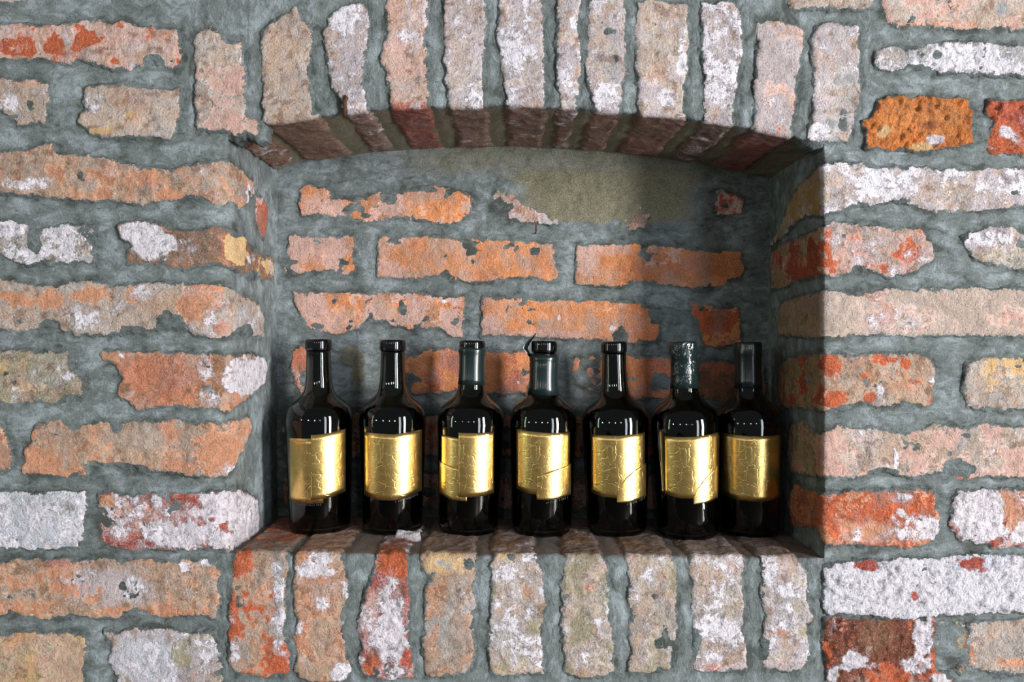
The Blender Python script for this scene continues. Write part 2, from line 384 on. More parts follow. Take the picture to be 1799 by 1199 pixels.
bk('A', '790,188 785,130 780,60 783,-60 850,-60 852,50 848,110 852,187', 'li', 'be', -.3, -.4, -1.2, .4, inner='A', blobs=[('be', 810, 100, 20, 60, .6), ('w', 830, 165, 30, 30, .6)])
bk('A', '893,185 882,130 876,60 880,-60 948,-60 953,60 955,120 958,187', 'li', 'be', -.45, -.15, -1.2, .4, inner='A', blobs=[('w', 900, 90, 22, 60, .5), ('be', 935, 130, 18, 50, .5)])
bk('A', '985,189 980,130 978,60 982,0 1016,-4 1016,60 1018,120 1014,191', 'li', 'be', -.4, -.1, -1.2, .4, inner='A')
bk('A', '1045,193 1030,130 1033,60 1035,-10 1095,-6 1098,60 1097,130 1088,197', 'li', 'be', -.4, -.35, -1.2, .4, inner='A', blobs=[('dk', 1082, 104, 6, 8, .9), ('w', 1070, 170, 24, 30, .5)])
bk('A', '1125,200 1120,130 1118,60 1120,5 1160,3 1205,12 1208,60 1205,110 1200,160 1203,208', 'be', 'li', -.1, -.55, -1.2, .4, inner='A', blobs=[('w', 1198, 110, 10, 60, .9), ('or_', 1160, 130, 26, 20, .25), ('w', 1165, 180, 40, 24, .6)])
bk('A', '1240,213 1240,150 1232,100 1235,60 1235,8 1290,8 1300,30 1305,80 1295,140 1285,221', 'li', 'be', -.5, .05, -1.2, .5, inner='A', blobs=[('w', 1262, 120, 30, 90, .4), ('da', 1270, 20, 14, 8, .5), ('do', 1268, 8, 24, 4, .8)])
bk('A', '1325,228 1325,160 1333,90 1330,42 1385,42 1408,55 1410,85 1400,140 1388,239', 'pk', 'li', .05, -.75, -1.2, .4, inner='A', blobs=[('w', 1350, 195, 30, 34, .6), ('do', 1350, 230, 40, 6, .9)])
bk('F', '1430,244 1420,240 1430,190 1430,120 1426,70 1435,50 1460,42 1505,45 1508,120 1510,175 1498,215 1490,246 1460,250', 'li', 'gr', -.3, -.45, -1.1, .3, [('w', 1450, 225, 30, 26, .6), ('g', 1480, 210, 10, 24, .8)])
bk('F', '1386,-60 1530,-60 1530,12 1500,16 1440,14 1386,16', 'be', 'oc', -.3, -.9, -1, .4)
bk('F', '1552,-60 1550,10 1560,38 1580,45 1600,48 1650,48 1890,52 1890,-60', 'be', 'pk', -.2, -.8, -1.2, .4, [('or_', 1640, 44, 90, 6, .8), ('dk', 1668, 8, 5, 12, .8), ('gr', 1757, 16, 13, 12, 1)])

BR.append(dict(surf='A', pts=[], poly=[(-498, 6), (-470, 3), (-464, 60), (-452, 150), (-462, 245), (-498, 255)], ca='ol', cb='br', fb=-.1, fw=-.2, fg=-1.0, rough=1.2,
               blobs=(), inner=None, H=3.5))
bk('F', '-90,-60 -90,3 0,6 45,3 56,-15 45,-60', 'be', 'li', -.3, -.4, -1.1, .5)
bk('L', '451,350 460,347 468,362 468,392 464,420 455,404 449,375', 'do', 'pk', -.2, -.9, -.8, .8, H=1.5)
bk('F', '1652,1092 1690,1090 1702,1112 1700,1160 1690,1186 1664,1168 1648,1130', 'ol', 'da', -.3, -1.1, -.7, 1.2, [('br', 1698, 1150, 10, 40, 1), ('dk', 1668, 1172, 22, 14, 1), ('w', 1694, 1098, 6, 8, 1)], H=-.5)
# right field
bk('F', '1537,90 1560,85 1600,88 1640,78 1700,75 1760,80 1890,84 1890,126 1760,130 1700,128 1650,125 1600,115 1560,125 1540,118', 'gr', 'md', -.25, .2, -.7, 1.1, [('w', 1690, 100, 60, 22, .5), ('be', 1560, 105, 26, 16, .9), ('g', 1645, 95, 8, 10, .8), ('g', 1610, 120, 20, 8, .8)])
bk('F', '1545,178 1560,170 1640,172 1698,175 1706,195 1708,252 1660,262 1640,268 1600,262 1560,262 1520,258 1524,240 1518,215 1540,200', 'oo', 'do', -.7, -1.5, -2.2, 2.6, [('oc', 1620, 210, 80, 34, .2), ('w', 1640, 248, 18, 11, 2.6), ('ye', 1620, 258, 24, 8, 1), ('ye', 1550, 232, 14, 12, .9), ('da', 1630, 222, 14, 9, .7), ('da', 1630, 188, 5, 12, .7)], H=2.5)
bk('F', '1735,178 1799,177 1890,177 1890,275 1740,272 1735,250 1745,220 1733,195', 'do', 'rd', -.3, -.9, -2.2, 2.4, [('w', 1765, 232, 14, 12, 1.2), ('w', 1790, 250, 20, 20, .8)], H=2.5)
bk('R', '1352,432 1372,395 1390,352 1410,322 1447,290 1475,288 1510,290 1560,296 1620,296 1680,300 1890,293 1890,350 1760,365 1700,370 1640,372 1600,358 1570,352 1540,360 1500,358 1475,372 1458,370 1447,378 1415,378 1390,395 1382,410',
   'li', 'be', -.5, -.05, -1.1, .5, [('be', 1665, 335, 20, 24, 1.1), ('be', 1720, 340, 60, 20, .5), ('w', 1560, 320, 90, 26, .3), ('oc', 1410, 350, 40, 50, .9), ('g', 1790, 340, 20, 6, .8)])
bk('R', '1355,508 1356,445 1370,432 1400,420 1445,400 1460,395 1500,397 1540,400 1590,402 1620,405 1640,430 1643,455 1625,465 1605,478 1560,487 1530,475 1500,470 1490,480 1460,485 1440,482 1400,492 1375,505',
   'pk', 'do', -.6, -.35, -1.2, .9, [('b', 1590, 445, 28, 26, 1.0), ('b', 1610, 430, 20, 26, .7), ('b', 1515, 443, 16, 8, 1.1), ('b', 1545, 470, 20, 14, 1.1), ('b', 1455, 430, 9, 34, .9), ('b', 1470, 470, 22, 14, .6), ('b', 1540, 415, 60, 14, .35), ('b', 1405, 455, 50, 40, .9), ('g', 1508, 474, 12, 8, 1.2)])
bk('F', '1690,415 1740,402 1760,398 1800,410 1890,412 1890,474 1800,475 1770,470 1740,462 1715,452 1700,438', 'li', 'ol', -.2, -.25, -.8, .9, [('ol', 1740, 455, 30, 12, .6), ('w', 1720, 425, 30, 18, .5)])
bk('R', '1368,588 1368,545 1376,530 1400,524 1440,514 1460,510 1500,520 1540,515 1560,508 1600,512 1700,508 1890,512 1890,600 1760,590 1720,592 1680,588 1600,590 1540,585 1500,590 1447,595 1400,590',
   'pk', 'be', .25, -.75, -1.2, .4, [('be', 1480, 560, 50, 36, .9), ('w', 1560, 565, 60, 16, .5), ('do', 1570, 590, 12, 6, .9), ('or_', 1680, 515, 60, 8, .4), ('ol', 1400, 555, 46, 40, 1)])
bk('R', '1372,716 1366,690 1370,640 1400,627 1440,622 1460,624 1500,628 1560,622 1630,625 1640,650 1640,705 1620,715 1580,705 1540,712 1520,705 1480,715 1447,720 1400,714',
   'ta', 'do', -.55, -1.0, -1.3, .9, [('b', 1460, 640, 20, 24, 1.1), ('b', 1460, 702, 26, 16, 1.1), ('b', 1540, 632, 30, 10, .9), ('b', 1520, 660, 16, 8, .9), ('b', 1530, 700, 24, 10, .8), ('b', 1590, 640, 10, 10, .8), ('b', 1600, 680, 24, 14, .5), ('b', 1638, 705, 8, 8, 1), ('w', 1545, 690, 9, 18, 1.4), ('w', 1636, 666, 9, 7, 1.4), ('b', 1400, 690, 50, 26, .5), ('b', 1420, 640, 20, 24, .5)])
bk('F', '1697,640 1720,632 1799,628 1890,630 1890,715 1740,720 1700,715 1695,690', 'be', 'oc', -.2, -.8, -1.1, .4, [('w', 1700, 660, 10, 24, .9)])
bk('R', '1388,830 1384,800 1388,748 1412,742 1440,765 1470,752 1520,752 1560,760 1600,765 1640,745 1700,755 1720,748 1890,755 1890,840 1740,838 1690,842 1650,825 1600,840 1560,825 1500,840 1450,835 1420,832',
   'be', 'pk', -.1, -.8, -1.2, .8, [('w', 1522, 770, 18, 20, .9), ('or_', 1455, 822, 26, 14, .8), ('ta', 1620, 790, 60, 30, .6), ('g', 1685, 822, 28, 18, 1.5), ('g', 1550, 832, 22, 10, 1.3), ('do', 1690, 840, 50, 6, .8), ('w', 1572, 810, 5, 34, 1.4), ('g', 1690, 770, 20, 10, .7)])
bk('R', '1390,925 1388,880 1400,852 1425,862 1445,868 1500,862 1560,864 1610,860 1640,868 1645,900 1648,930 1640,950 1610,962 1560,960 1500,958 1452,955 1440,930 1420,925',
   'do', 'or_', -.1, -1.1, -2, 1.1, [('w', 1610, 925, 50, 30, 1.7), ('w', 1560, 940, 30, 16, 1.0), ('w', 1580, 875, 20, 10, 1.3), ('w', 1582, 902, 9, 9, 1.7), ('w', 1505, 938, 12, 12, 1.0), ('w', 1465, 875, 12, 8, .8), ('pk', 1530, 935, 60, 18, .7), ('w', 1480, 950, 30, 8, .7)], H=5)
bk('F', '1680,865 1720,860 1799,862 1890,862 1890,958 1740,960 1690,950 1670,930 1670,890', 'rd', 'or_', -.1, -.2, -2, 1.3, [('w', 1715, 905, 44, 50, 1.8), ('w', 1690, 880, 14, 20, .6), ('or_', 1690, 905, 14, 20, .5), ('w', 1795, 930, 14, 20, .9)], H=5)
bk('F', '1447,1000 1480,985 1540,988 1580,982 1620,985 1700,975 1799,978 1890,978 1890,1075 1740,1078 1640,1082 1580,1088 1500,1080 1450,1078 1446,1040', 'bw', 'rd', -1.15, .7, -2, 1.6, [('b', 1520, 992, 24, 12, 1.6), ('b', 1712, 990, 36, 16, 1.5), ('w', 1712, 990, 36, 16, -1.2), ('w', 1520, 992, 22, 12, -1.2), ('b', 1455, 1050, 8, 22, 1.3), ('w', 1455, 1050, 8, 24, -1.2), ('b', 1605, 1048, 8, 10, 1.5), ('w', 1605, 1048, 8, 10, -1.5), ('li', 1560, 1030, 80, 40, .7)], H=5)
bk('F', '1450,1088 1500,1087 1560,1091 1600,1088 1640,1087 1642,1140 1640,1170 1665,1192 1700,1215 1705,1245 1447,1245 1450,1180 1446,1130', 'da', 'do', -.15, -.85, -2, 2.0, [('w', 1620, 1120, 20, 44, 1.8), ('w', 1495, 1160, 26, 18, 1.5), ('w', 1610, 1170, 26, 22, 1.4), ('br', 1540, 1120, 34, 30, .6), ('w', 1650, 1190, 26, 12, 1.2), ('w', 1460, 1190, 12, 20, 1.1), ('pk', 1560, 1200, 70, 20, .6), ('w', 1530, 1168, 20, 6, .9)], H=2.5)
bk('F', '1700,1100 1730,1093 1760,1096 1799,1088 1890,1090 1890,1188 1800,1185 1740,1180 1702,1168 1706,1130', 'be', 'or_', -.65, -.8, -.8, .8, [('b', 1770, 1165, 30, 10, 1.0), ('b', 1745, 1115, 40, 8, .7), ('gr', 1780, 1140, 50, 30, .5), ('b', 1705, 1150, 6, 20, .8)])

# sill bricks: outline starts and ends on the sill edge, the code runs them on over the sill top
bk('S', '414,972 408,1000 405,1040 405,1080 402,1130 402,1160 410,1182 450,1185 480,1186 507,1180 510,1150 500,1120 500,1080 500,1030 508,1000 502,976', 'ta', 'do', -.15, -.9, -1.2, .8, inner='S', blobs=[('w', 490, 1060, 14, 90, 1.1), ('w', 480, 1000, 12, 14, 1.0), ('b', 420, 990, 40, 26, .8), ('w', 412, 1145, 14, 22, 1.5), ('w', 410, 1085, 10, 12, 1.2), ('b', 500, 1165, 14, 22, .9), ('b', 410, 1120, 20, 50, .4), ('gr', 492, 1060, 12, 80, .8)])
bk('S', '520,974 518,1005 515,1030 518,1060 522,1100 518,1130 522,1160 518,1178 530,1192 560,1196 600,1195 616,1170 604,1150 605,1110 598,1075 612,1045 606,1010 600,976', 'or_', 'ta', -.1, -.75, -1.3, .9, inner='S', blobs=[('w', 555, 995, 34, 28, 1.6), ('w', 610, 1035, 12, 18, 1.5), ('w', 560, 1060, 26, 14, .9), ('w', 600, 1180, 24, 18, 1.6), ('w', 522, 1105, 12, 16, 1.4), ('or_', 560, 1110, 40, 60, .5), ('w', 585, 1020, 14, 24, .8)])
bk('S', '662,974 656,1005 645,1035 634,1070 630,1105 638,1140 628,1160 640,1188 680,1192 722,1188 720,1150 716,1080 718,1010 714,975', 'rd', 'do', -.35, .0, -1.9, 1.2, inner='S', blobs=[('b', 690, 990, 30, 26, 1.5), ('w', 690, 990, 30, 26, -1.0), ('w', 690, 1110, 26, 60, .9), ('w', 680, 1030, 20, 20, .5), ('da', 650, 1165, 12, 18, .9), ('w', 650, 1165, 12, 18, -1.0), ('pk', 650, 1080, 16, 60, .7), ('do', 668, 1165, 18, 14, .6)])
bk('S', '740,976 742,995 760,1008 750,1030 747,1060 748,1100 744,1150 748,1185 780,1188 800,1185 830,1175 832,1150 828,1110 832,1060 828,1030 834,1000 832,975', 'ta', 'gr', -.35, -.95, -1.0, .8, inner='S', blobs=[('ye', 785, 990, 44, 18, .9), ('or_', 760, 1090, 18, 60, .5), ('w', 815, 1060, 14, 30, .8), ('gr', 795, 1110, 34, 60, .4), ('g', 822, 990, 10, 12, .9)])
bk('S', '866,977 862,1010 866,1040 862,1100 858,1140 860,1178 880,1186 900,1185 953,1180 950,1120 957,1050 950,1000 940,976', 'be', 'ol', -.15, -.15, -.95, .8, inner='S', blobs=[('w', 895, 1040, 24, 60, .4), ('or_', 925, 1040, 12, 14, .6), ('ye', 900, 978, 40, 5, .9)])
bk('S', '994,977 990,1010 985,1025 992,1060 988,1100 990,1140 994,1178 1020,1190 1040,1190 1078,1180 1076,1130 1068,1080 1070,1040 1066,1000 1060,976', 'be', 'ol', -.05, -.35, -.85, .9, inner='S', blobs=[('or_', 1025, 1115, 24, 16, .7), ('or_', 1034, 1032, 10, 6, .9), ('w', 1050, 1160, 26, 26, .6), ('pk', 1060, 1010, 14, 24, .5)])
bk('S', '1102,978 1105,1010 1105,1040 1108,1080 1106,1120 1112,1150 1102,1178 1140,1180 1174,1170 1178,1140 1190,1100 1184,1070 1190,1040 1184,1000 1182,977', 'be', 'ol', -.1, -.3, -.85, .9, inner='S', blobs=[('w', 1140, 1120, 24, 50, .4), ('pk', 1115, 985, 20, 10, .5)])
bk('S', '1215,978 1213,1010 1216,1050 1222,1090 1218,1130 1222,1174 1260,1178 1312,1172 1310,1130 1302,1100 1306,1060 1304,1020 1306,978', 'be', 'li', -.2, -.2, -1.0, .7, inner='S', blobs=[('pk', 1290, 990, 16, 20, .8), ('do', 1245, 1172, 30, 5, .9), ('w', 1260, 1130, 40, 40, .4), ('g', 1222, 1130, 10, 24, .9), ('ol', 1270, 1060, 30, 24, .5)])
bk('S', '1338,984 1342,1010 1338,1050 1344,1090 1336,1130 1340,1170 1370,1176 1400,1172 1420,1160 1418,1110 1424,1080 1416,1050 1420,1005 1400,980', 'li', 'ol', -.4, -.15, -1.0, .7, inner='S', blobs=[('pk', 1360, 990, 20, 14, .6), ('or_', 1375, 1110, 20, 8, .8), ('gr', 1385, 1070, 26, 40, .5), ('g', 1345, 1140, 12, 20, .8)])

# bricks of the niche's back wall
bk('B', '527,350 528,335 545,322 560,330 580,335 582,352 600,352 630,358 650,345 665,338 700,335 740,328 790,332 820,340 828,345 826,375 810,385 790,392 770,392 740,385 700,378 650,388 600,380 560,375 530,380', 'ob', 'pk', -.1, -1.1, -1.25, .4, [('pk', 570, 365, 50, 26, .9), ('g', 685, 348, 16, 14, 1.2), ('w', 675, 370, 30, 10, .6), ('g', 740, 335, 30, 5, .6)], H=0.8)
bk('B', '866,345 878,318 900,330 905,350 925,365 960,375 985,385 980,395 940,390 900,388 865,392', 'pk', 'li', .2, -.5, -1.2, .6, [('ol', 890, 330, 30, 14, .9)], H=0.8)
bk('B', '1108,372 1122,360 1142,378 1132,400 1108,404 1095,390', 'pk', 'br', .0, -1.1, -1.3, .8, [('br', 1120, 385, 14, 12, .6)], H=0.8)
bk('B', '1257,336 1290,340 1306,352 1302,378 1262,375', 'pk', 'rd', -.2, -1.2, -1.3, .4, H=0.8)
bk('B', '508,415 560,417 622,415 618,450 622,475 610,482 560,474 505,485 498,480 505,440', 'ob', 'pk', .0, -1.2, -1.3, .25, [('pk', 540, 440, 50, 24, .7), ('rd', 598, 437, 5, 5, .8)], H=0.8)
bk('B', '665,418 760,418 800,422 850,422 900,425 970,430 975,455 982,490 960,492 930,484 900,488 865,492 830,495 800,490 770,480 730,490 665,485', 'ob', 'pk', -.75, -1.3, -1.4, .25, [('pk', 680, 470, 30, 18, .8), ('g', 690, 428, 22, 7, .5), ('do', 845, 482, 8, 10, .3), ('pk', 690, 425, 40, 8, .7)], H=0.8)
bk('B', '1015,432 1100,430 1180,435 1230,440 1262,448 1275,440 1300,445 1308,470 1300,485 1280,492 1272,502 1240,505 1170,500 1120,492 1085,503 1012,498', 'ob', 'pk', -.6, -1.3, -1.4, .25, [('pk', 1030, 455, 22, 40, 1.0), ('do', 1200, 470, 120, 26, .35), ('pk', 1060, 440, 50, 10, .6)], H=0.8)
bk('B', '516,515 600,515 640,518 680,515 740,518 770,525 815,520 815,555 812,592 795,592 775,575 720,580 690,570 665,562 640,562 630,575 595,590 570,585 540,575 525,545', 'ob', 'pk', -.05, -1.0, -1.35, .35, [('pk', 560, 560, 50, 24, .7), ('ta', 685, 552, 14, 12, .9), ('ta', 618, 552, 13, 12, .7), ('gr', 660, 541, 9, 8, .7), ('g', 562, 570, 16, 9, 1.1), ('w', 780, 531, 4, 4, 2), ('do', 800, 545, 14, 26, .5)], H=0.8)
bk('B', '850,525 900,525 1000,528 1060,530 1155,535 1160,560 1155,598 1100,602 1050,595 1000,595 900,588 870,590 845,590 848,560', 'ob', 'pk', -.7, -1.3, -1.4, .25, [('pk', 860, 575, 26, 20, 1.0), ('pk', 960, 590, 70, 12, .8), ('do', 1130, 570, 40, 40, .3), ('w', 1075, 577, 5, 5, 2.2), ('w', 982, 558, 4, 5, 2)], H=0.8)
bk('B', '1215,532 1240,538 1295,545 1300,570 1300,605 1235,608 1230,575 1215,550', 'do', 'ob', -.2, -1.3, -1.4, .3, H=0.8)
bk('B', '516,622 520,612 538,610 545,640 545,685 530,690 518,675 512,650', 'po', 'pk', .0, -.9, -1.0, .4, H=0.8)
bk('B', '712,632 725,620 790,612 800,618 860,620 930,620 935,655 926,690 880,692 830,685 800,685 770,692 725,690 706,660', 'po', 'ob', .0, -1.1, -1.1, .5, [('g', 722, 665, 22, 16, 1.2), ('w', 910, 672, 4, 4, 2)], H=0.8)
bk('B', '1010,628 1060,625 1170,630 1215,635 1212,690 1170,700 1100,698 1050,690 1012,675 1006,650', 'po', 'ob', -.1, -1.2, -1.2, .4, H=0.8)
bk('B', '1228,636 1300,640 1340,645 1345,700 1290,705 1225,698', 'po', 'br', .0, -1.2, -1.0, .4, H=0.8)
bk('B', '500,735 560,730 640,728 655,735 652,800 600,804 500,800', 'br', 'pk', .0, -1.1, -.8, .4, H=0.8)
bk('B', '700,735 780,728 900,730 905,770 900,800 800,802 700,798', 'po', 'pk', .0, -1.2, -1.0, .4, H=0.8)
bk('B', '945,735 1100,730 1240,735 1245,800 1100,804 945,800', 'po', 'br', .0, -1.2, -1.0, .4, H=0.8)
bk('B', '1275,735 1340,738 1345,800 1275,800', 'po', 'br', .0, -1.2, -1.0, .4, H=0.8)
for i, x0 in enumerate((500, 640, 800, 1070, 1230)):
    x1 = (600, 770, 1040, 1195, 1345)[i]
    bk('B', f'{x0},835 {(x0+x1)/2},832 {x1},836 {x1},892 {(x0+x1)/2},895 {x0},890', 'br', 'pk', .0, -1.1, -.8, .4, H=0.8)

# courses that carry on beyond the frame, so that the wall does not stop at the picture's edge
rnd = random.Random(5)
def filler(x0, x1, y0, y1):
    y = y0; row = 0
    while y + 92 < y1 + 1:
        x = x0 + (0 if row % 2 else -150)
        while x < x1:
            w = rnd.choice((310, 190, 320)); a, b = max(x, x0), min(x + w, x1)
            if b - a > 70:
                bk('F', ' '.join(f'{px:.0f},{py:.0f}' for px, py in ((a, y), ((a + b) / 2, y - 3), (b, y + 2), (b + 3, y + 45), (b, y + 92), ((a + b) / 2, y + 95), (a, y + 90), (a - 3, y + 45))),
                   rnd.choice(('be', 'ta', 'li', 'pk')), rnd.choice(('or_', 'ol')), -.4, rnd.uniform(-.9, -.1), -1.1, .6)
            x += w + 32
        y += 121; row += 1
NTRACED = len(BR)
filler(-480, -130, -420, 1640); filler(1930, 2280, -420, 1640)
filler(-90, 1890, -310, -70); filler(-90, 1890, 1275, 1640)
for b_ in BR[NTRACED:]: b_['far'] = True

# ------------------------------------------------------------------ the wall structures (objects made first so that bricks can be parented)
for b_ in BR:
    pts = b_.get('poly') or inv(b_['surf'], b_['pts'])
    if b_['inner'] == 'A':
        (xl, _), (xr, _) = pts[0], pts[-1]
        pts = [(xl, 3)] + [(x, -a) for x, a in [(p[0], -p[1]) for p in pts]] + [(xr, 3)]
        pts = [(p[0], p[1]) for p in pts]
        m_ = (xl + xr) / 2
        pts = pts + [(xr + 1, 90), (xr - 3, 180), (xr + 1, 262), (m_, 266), (xl, 262), (xl + 3, 170), (xl - 2, 80)]
    if b_['inner'] == 'S':
        (xl, _), (xr, _) = pts[0], pts[-1]
        m_ = (xl + xr) / 2
        pts = [(xl, 0)] + pts[1:-1] + [(xr, 0), (xr - 2, 80), (xr + 3, 180), (xr, 262), (m_, 268), (xl, 262), (xl + 2, 170), (xl - 2, 80)]
    b_['poly'] = pts
    A_ = np.array(pts); b_['bb'] = (A_[:, 0].min(), A_[:, 0].max(), A_[:, 1].min(), A_[:, 1].max())

def warp(sd, s, a, seed):
    return sd + fbm(s, a, 16, 3, seed) * 3.6 + fbm(s, a, 6, 2, seed + 5) * 1.5

def mortar_h(X, Z, k=0):
    return -1.5 + fbm(X, Z, 60, 3, 900 + k) * 2.4 + fbm(X * 0.6, Z, 16, 3, 950 + k) * 1.1

def patch(surf, s_lo, s_hi, a_lo, a_hi, step=4.0):
    ns = int(round((s_hi - s_lo) / step)) + 1; na = int(round((a_hi - a_lo) / step)) + 1
    s, a = np.meshgrid(np.linspace(s_lo, s_hi, ns), np.linspace(a_lo, a_hi, na), indexing='ij')
    X0, Y0, Z0 = P3(surf, s, a, 0.0)
    fl = Y0 < 1.0
    near = np.full(s.shape, 60.0)
    for i, b in enumerate(BR):
        if b.get('far'): continue
        if b['surf'] == surf: p, q, ok = s, a, None
        elif b['surf'] == 'F' and surf != 'B': p, q, ok = X0, Z0, fl
        else: continue
        x0, x1, y0, y1 = b['bb']
        m = (p > x0 - 30) & (p < x1 + 30) & (q > y0 - 30) & (q < y1 + 30)
        if ok is not None: m &= ok
        if not m.any(): continue
        near[m] = np.minimum(near[m], sdf(p[m], q[m], b['poly']))
    h = mortar_h(X0 + Y0 * 0.7, Z0 + Y0 * 0.3) * sstep(-1, 8, np.abs(near) * 0 + 9)
    nz = fbm(X0, Z0, 30, 2, 77)
    # tooled joint: a shallow groove next to the bricks, slightly proud in the middle of the joint
    h = h - 0.7 * np.exp(-((near - 5) / 5.0) ** 2) * (0.6 + 0.6 * nz) + 0.9 * sstep(8, 20, near)
    halo = (1 - sstep(4, 16, near + nz * 9)) * (0.75 + 0.5 * nz)
    dirt_shade = np.zeros(s.shape)
    if surf == 'S': dirt_shade = 0.7 * sstep(4, 20, a)
    if surf == 'A': dirt_shade = 0.55 * sstep(4, 20, a)  # soffit mortar: shade under the arch put into its colour
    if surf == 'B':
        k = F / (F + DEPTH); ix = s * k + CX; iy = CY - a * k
        dirt_shade = 0.62 * sstep(860, 960, ix) * (1 - sstep(1180, 1260, ix)) * sstep(292, 318, iy) * (1 - sstep(385, 398, iy + 8 * nz)) \
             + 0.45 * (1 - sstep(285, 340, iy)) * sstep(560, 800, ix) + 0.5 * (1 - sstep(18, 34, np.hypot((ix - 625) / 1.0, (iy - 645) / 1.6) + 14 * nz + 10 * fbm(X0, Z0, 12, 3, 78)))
        h = h + 5.0 * (0.5 + 0.5 * fbm(s, a, 22, 4, 31)) * sstep(0.2, 0.6, dirt_shade)
    X, Y, Z = P3(surf, s, a, h)
    V = np.stack([X, Y, Z], -1).reshape(-1, 3)
    Q = grid_quads(ns, na)
    dust = sstep(1, 8, a) * (0.85 + 0.3 * nz) if surf == 'S' else near * 0
    if surf == 'S': dirt_shade = dirt_shade * 0
    jd = np.zeros(s.shape)
    if surf == 'A': jd = sstep(-330, -250, a) * (np.abs(X0 - 30) < 600)
    if surf == 'S': jd = sstep(-250, -200, a) * (np.abs(X0 - 20) < 540)
    if surf in 'LR': jd = sstep(0, 40, a)
    return V, Q, np.concatenate([np.stack([halo, dirt_shade, dust], -1).reshape(-1, 3), jd.reshape(-1, 1)], 1)

def join_patches(ps):
    V, Q, M = [], [], []; off = 0
    for v, q, m, flip in ps:
        V.append(v); M.append(m); Q.append((q[:, ::-1] if flip else q) + off); off += len(v)
    return np.concatenate(V), np.concatenate(Q), np.concatenate(M)

OUT = 560.0
parts = []
XA, XB = -CX - OUT, CX + OUT
# left and right fields with their jambs
parts.append((*patch('L', ZB_L - 7, ZT_L + 7, XA - XL, DEPTH + 6), True))
parts.append((*patch('R', ZB_R - 7, ZT_R + 7, -(XB - XR), DEPTH + 6), False))
# above the arch: front over the whole width, soffit over the opening only
for sf, top in (('A', -450.0), ('S', -600.0)):
    fl = sf == 'A'
    parts.append((*patch(sf, XA, XL, top, -1.0), fl))
    parts.append((*patch(sf, XL - 8, XR + 8, top, DEPTH + 6), fl))
    parts.append((*patch(sf, XR, XB, top, -1.0), fl))
V, Q, M = join_patches(parts)
wall_front = mesh_np('wall_front', V, Q, M_MORTAR, {'m': M[:, :3], 'jd': M[:, 3]}); wall_front['kind'] = 'structure'
V, Q, M = patch('B', XL - 30, XR + 30, -420, 430)
wall_back = mesh_np('wall_back', V, Q, M_MORTAR, {'m': M[:, :3], 'jd': M[:, 3]}); wall_back['kind'] = 'structure'

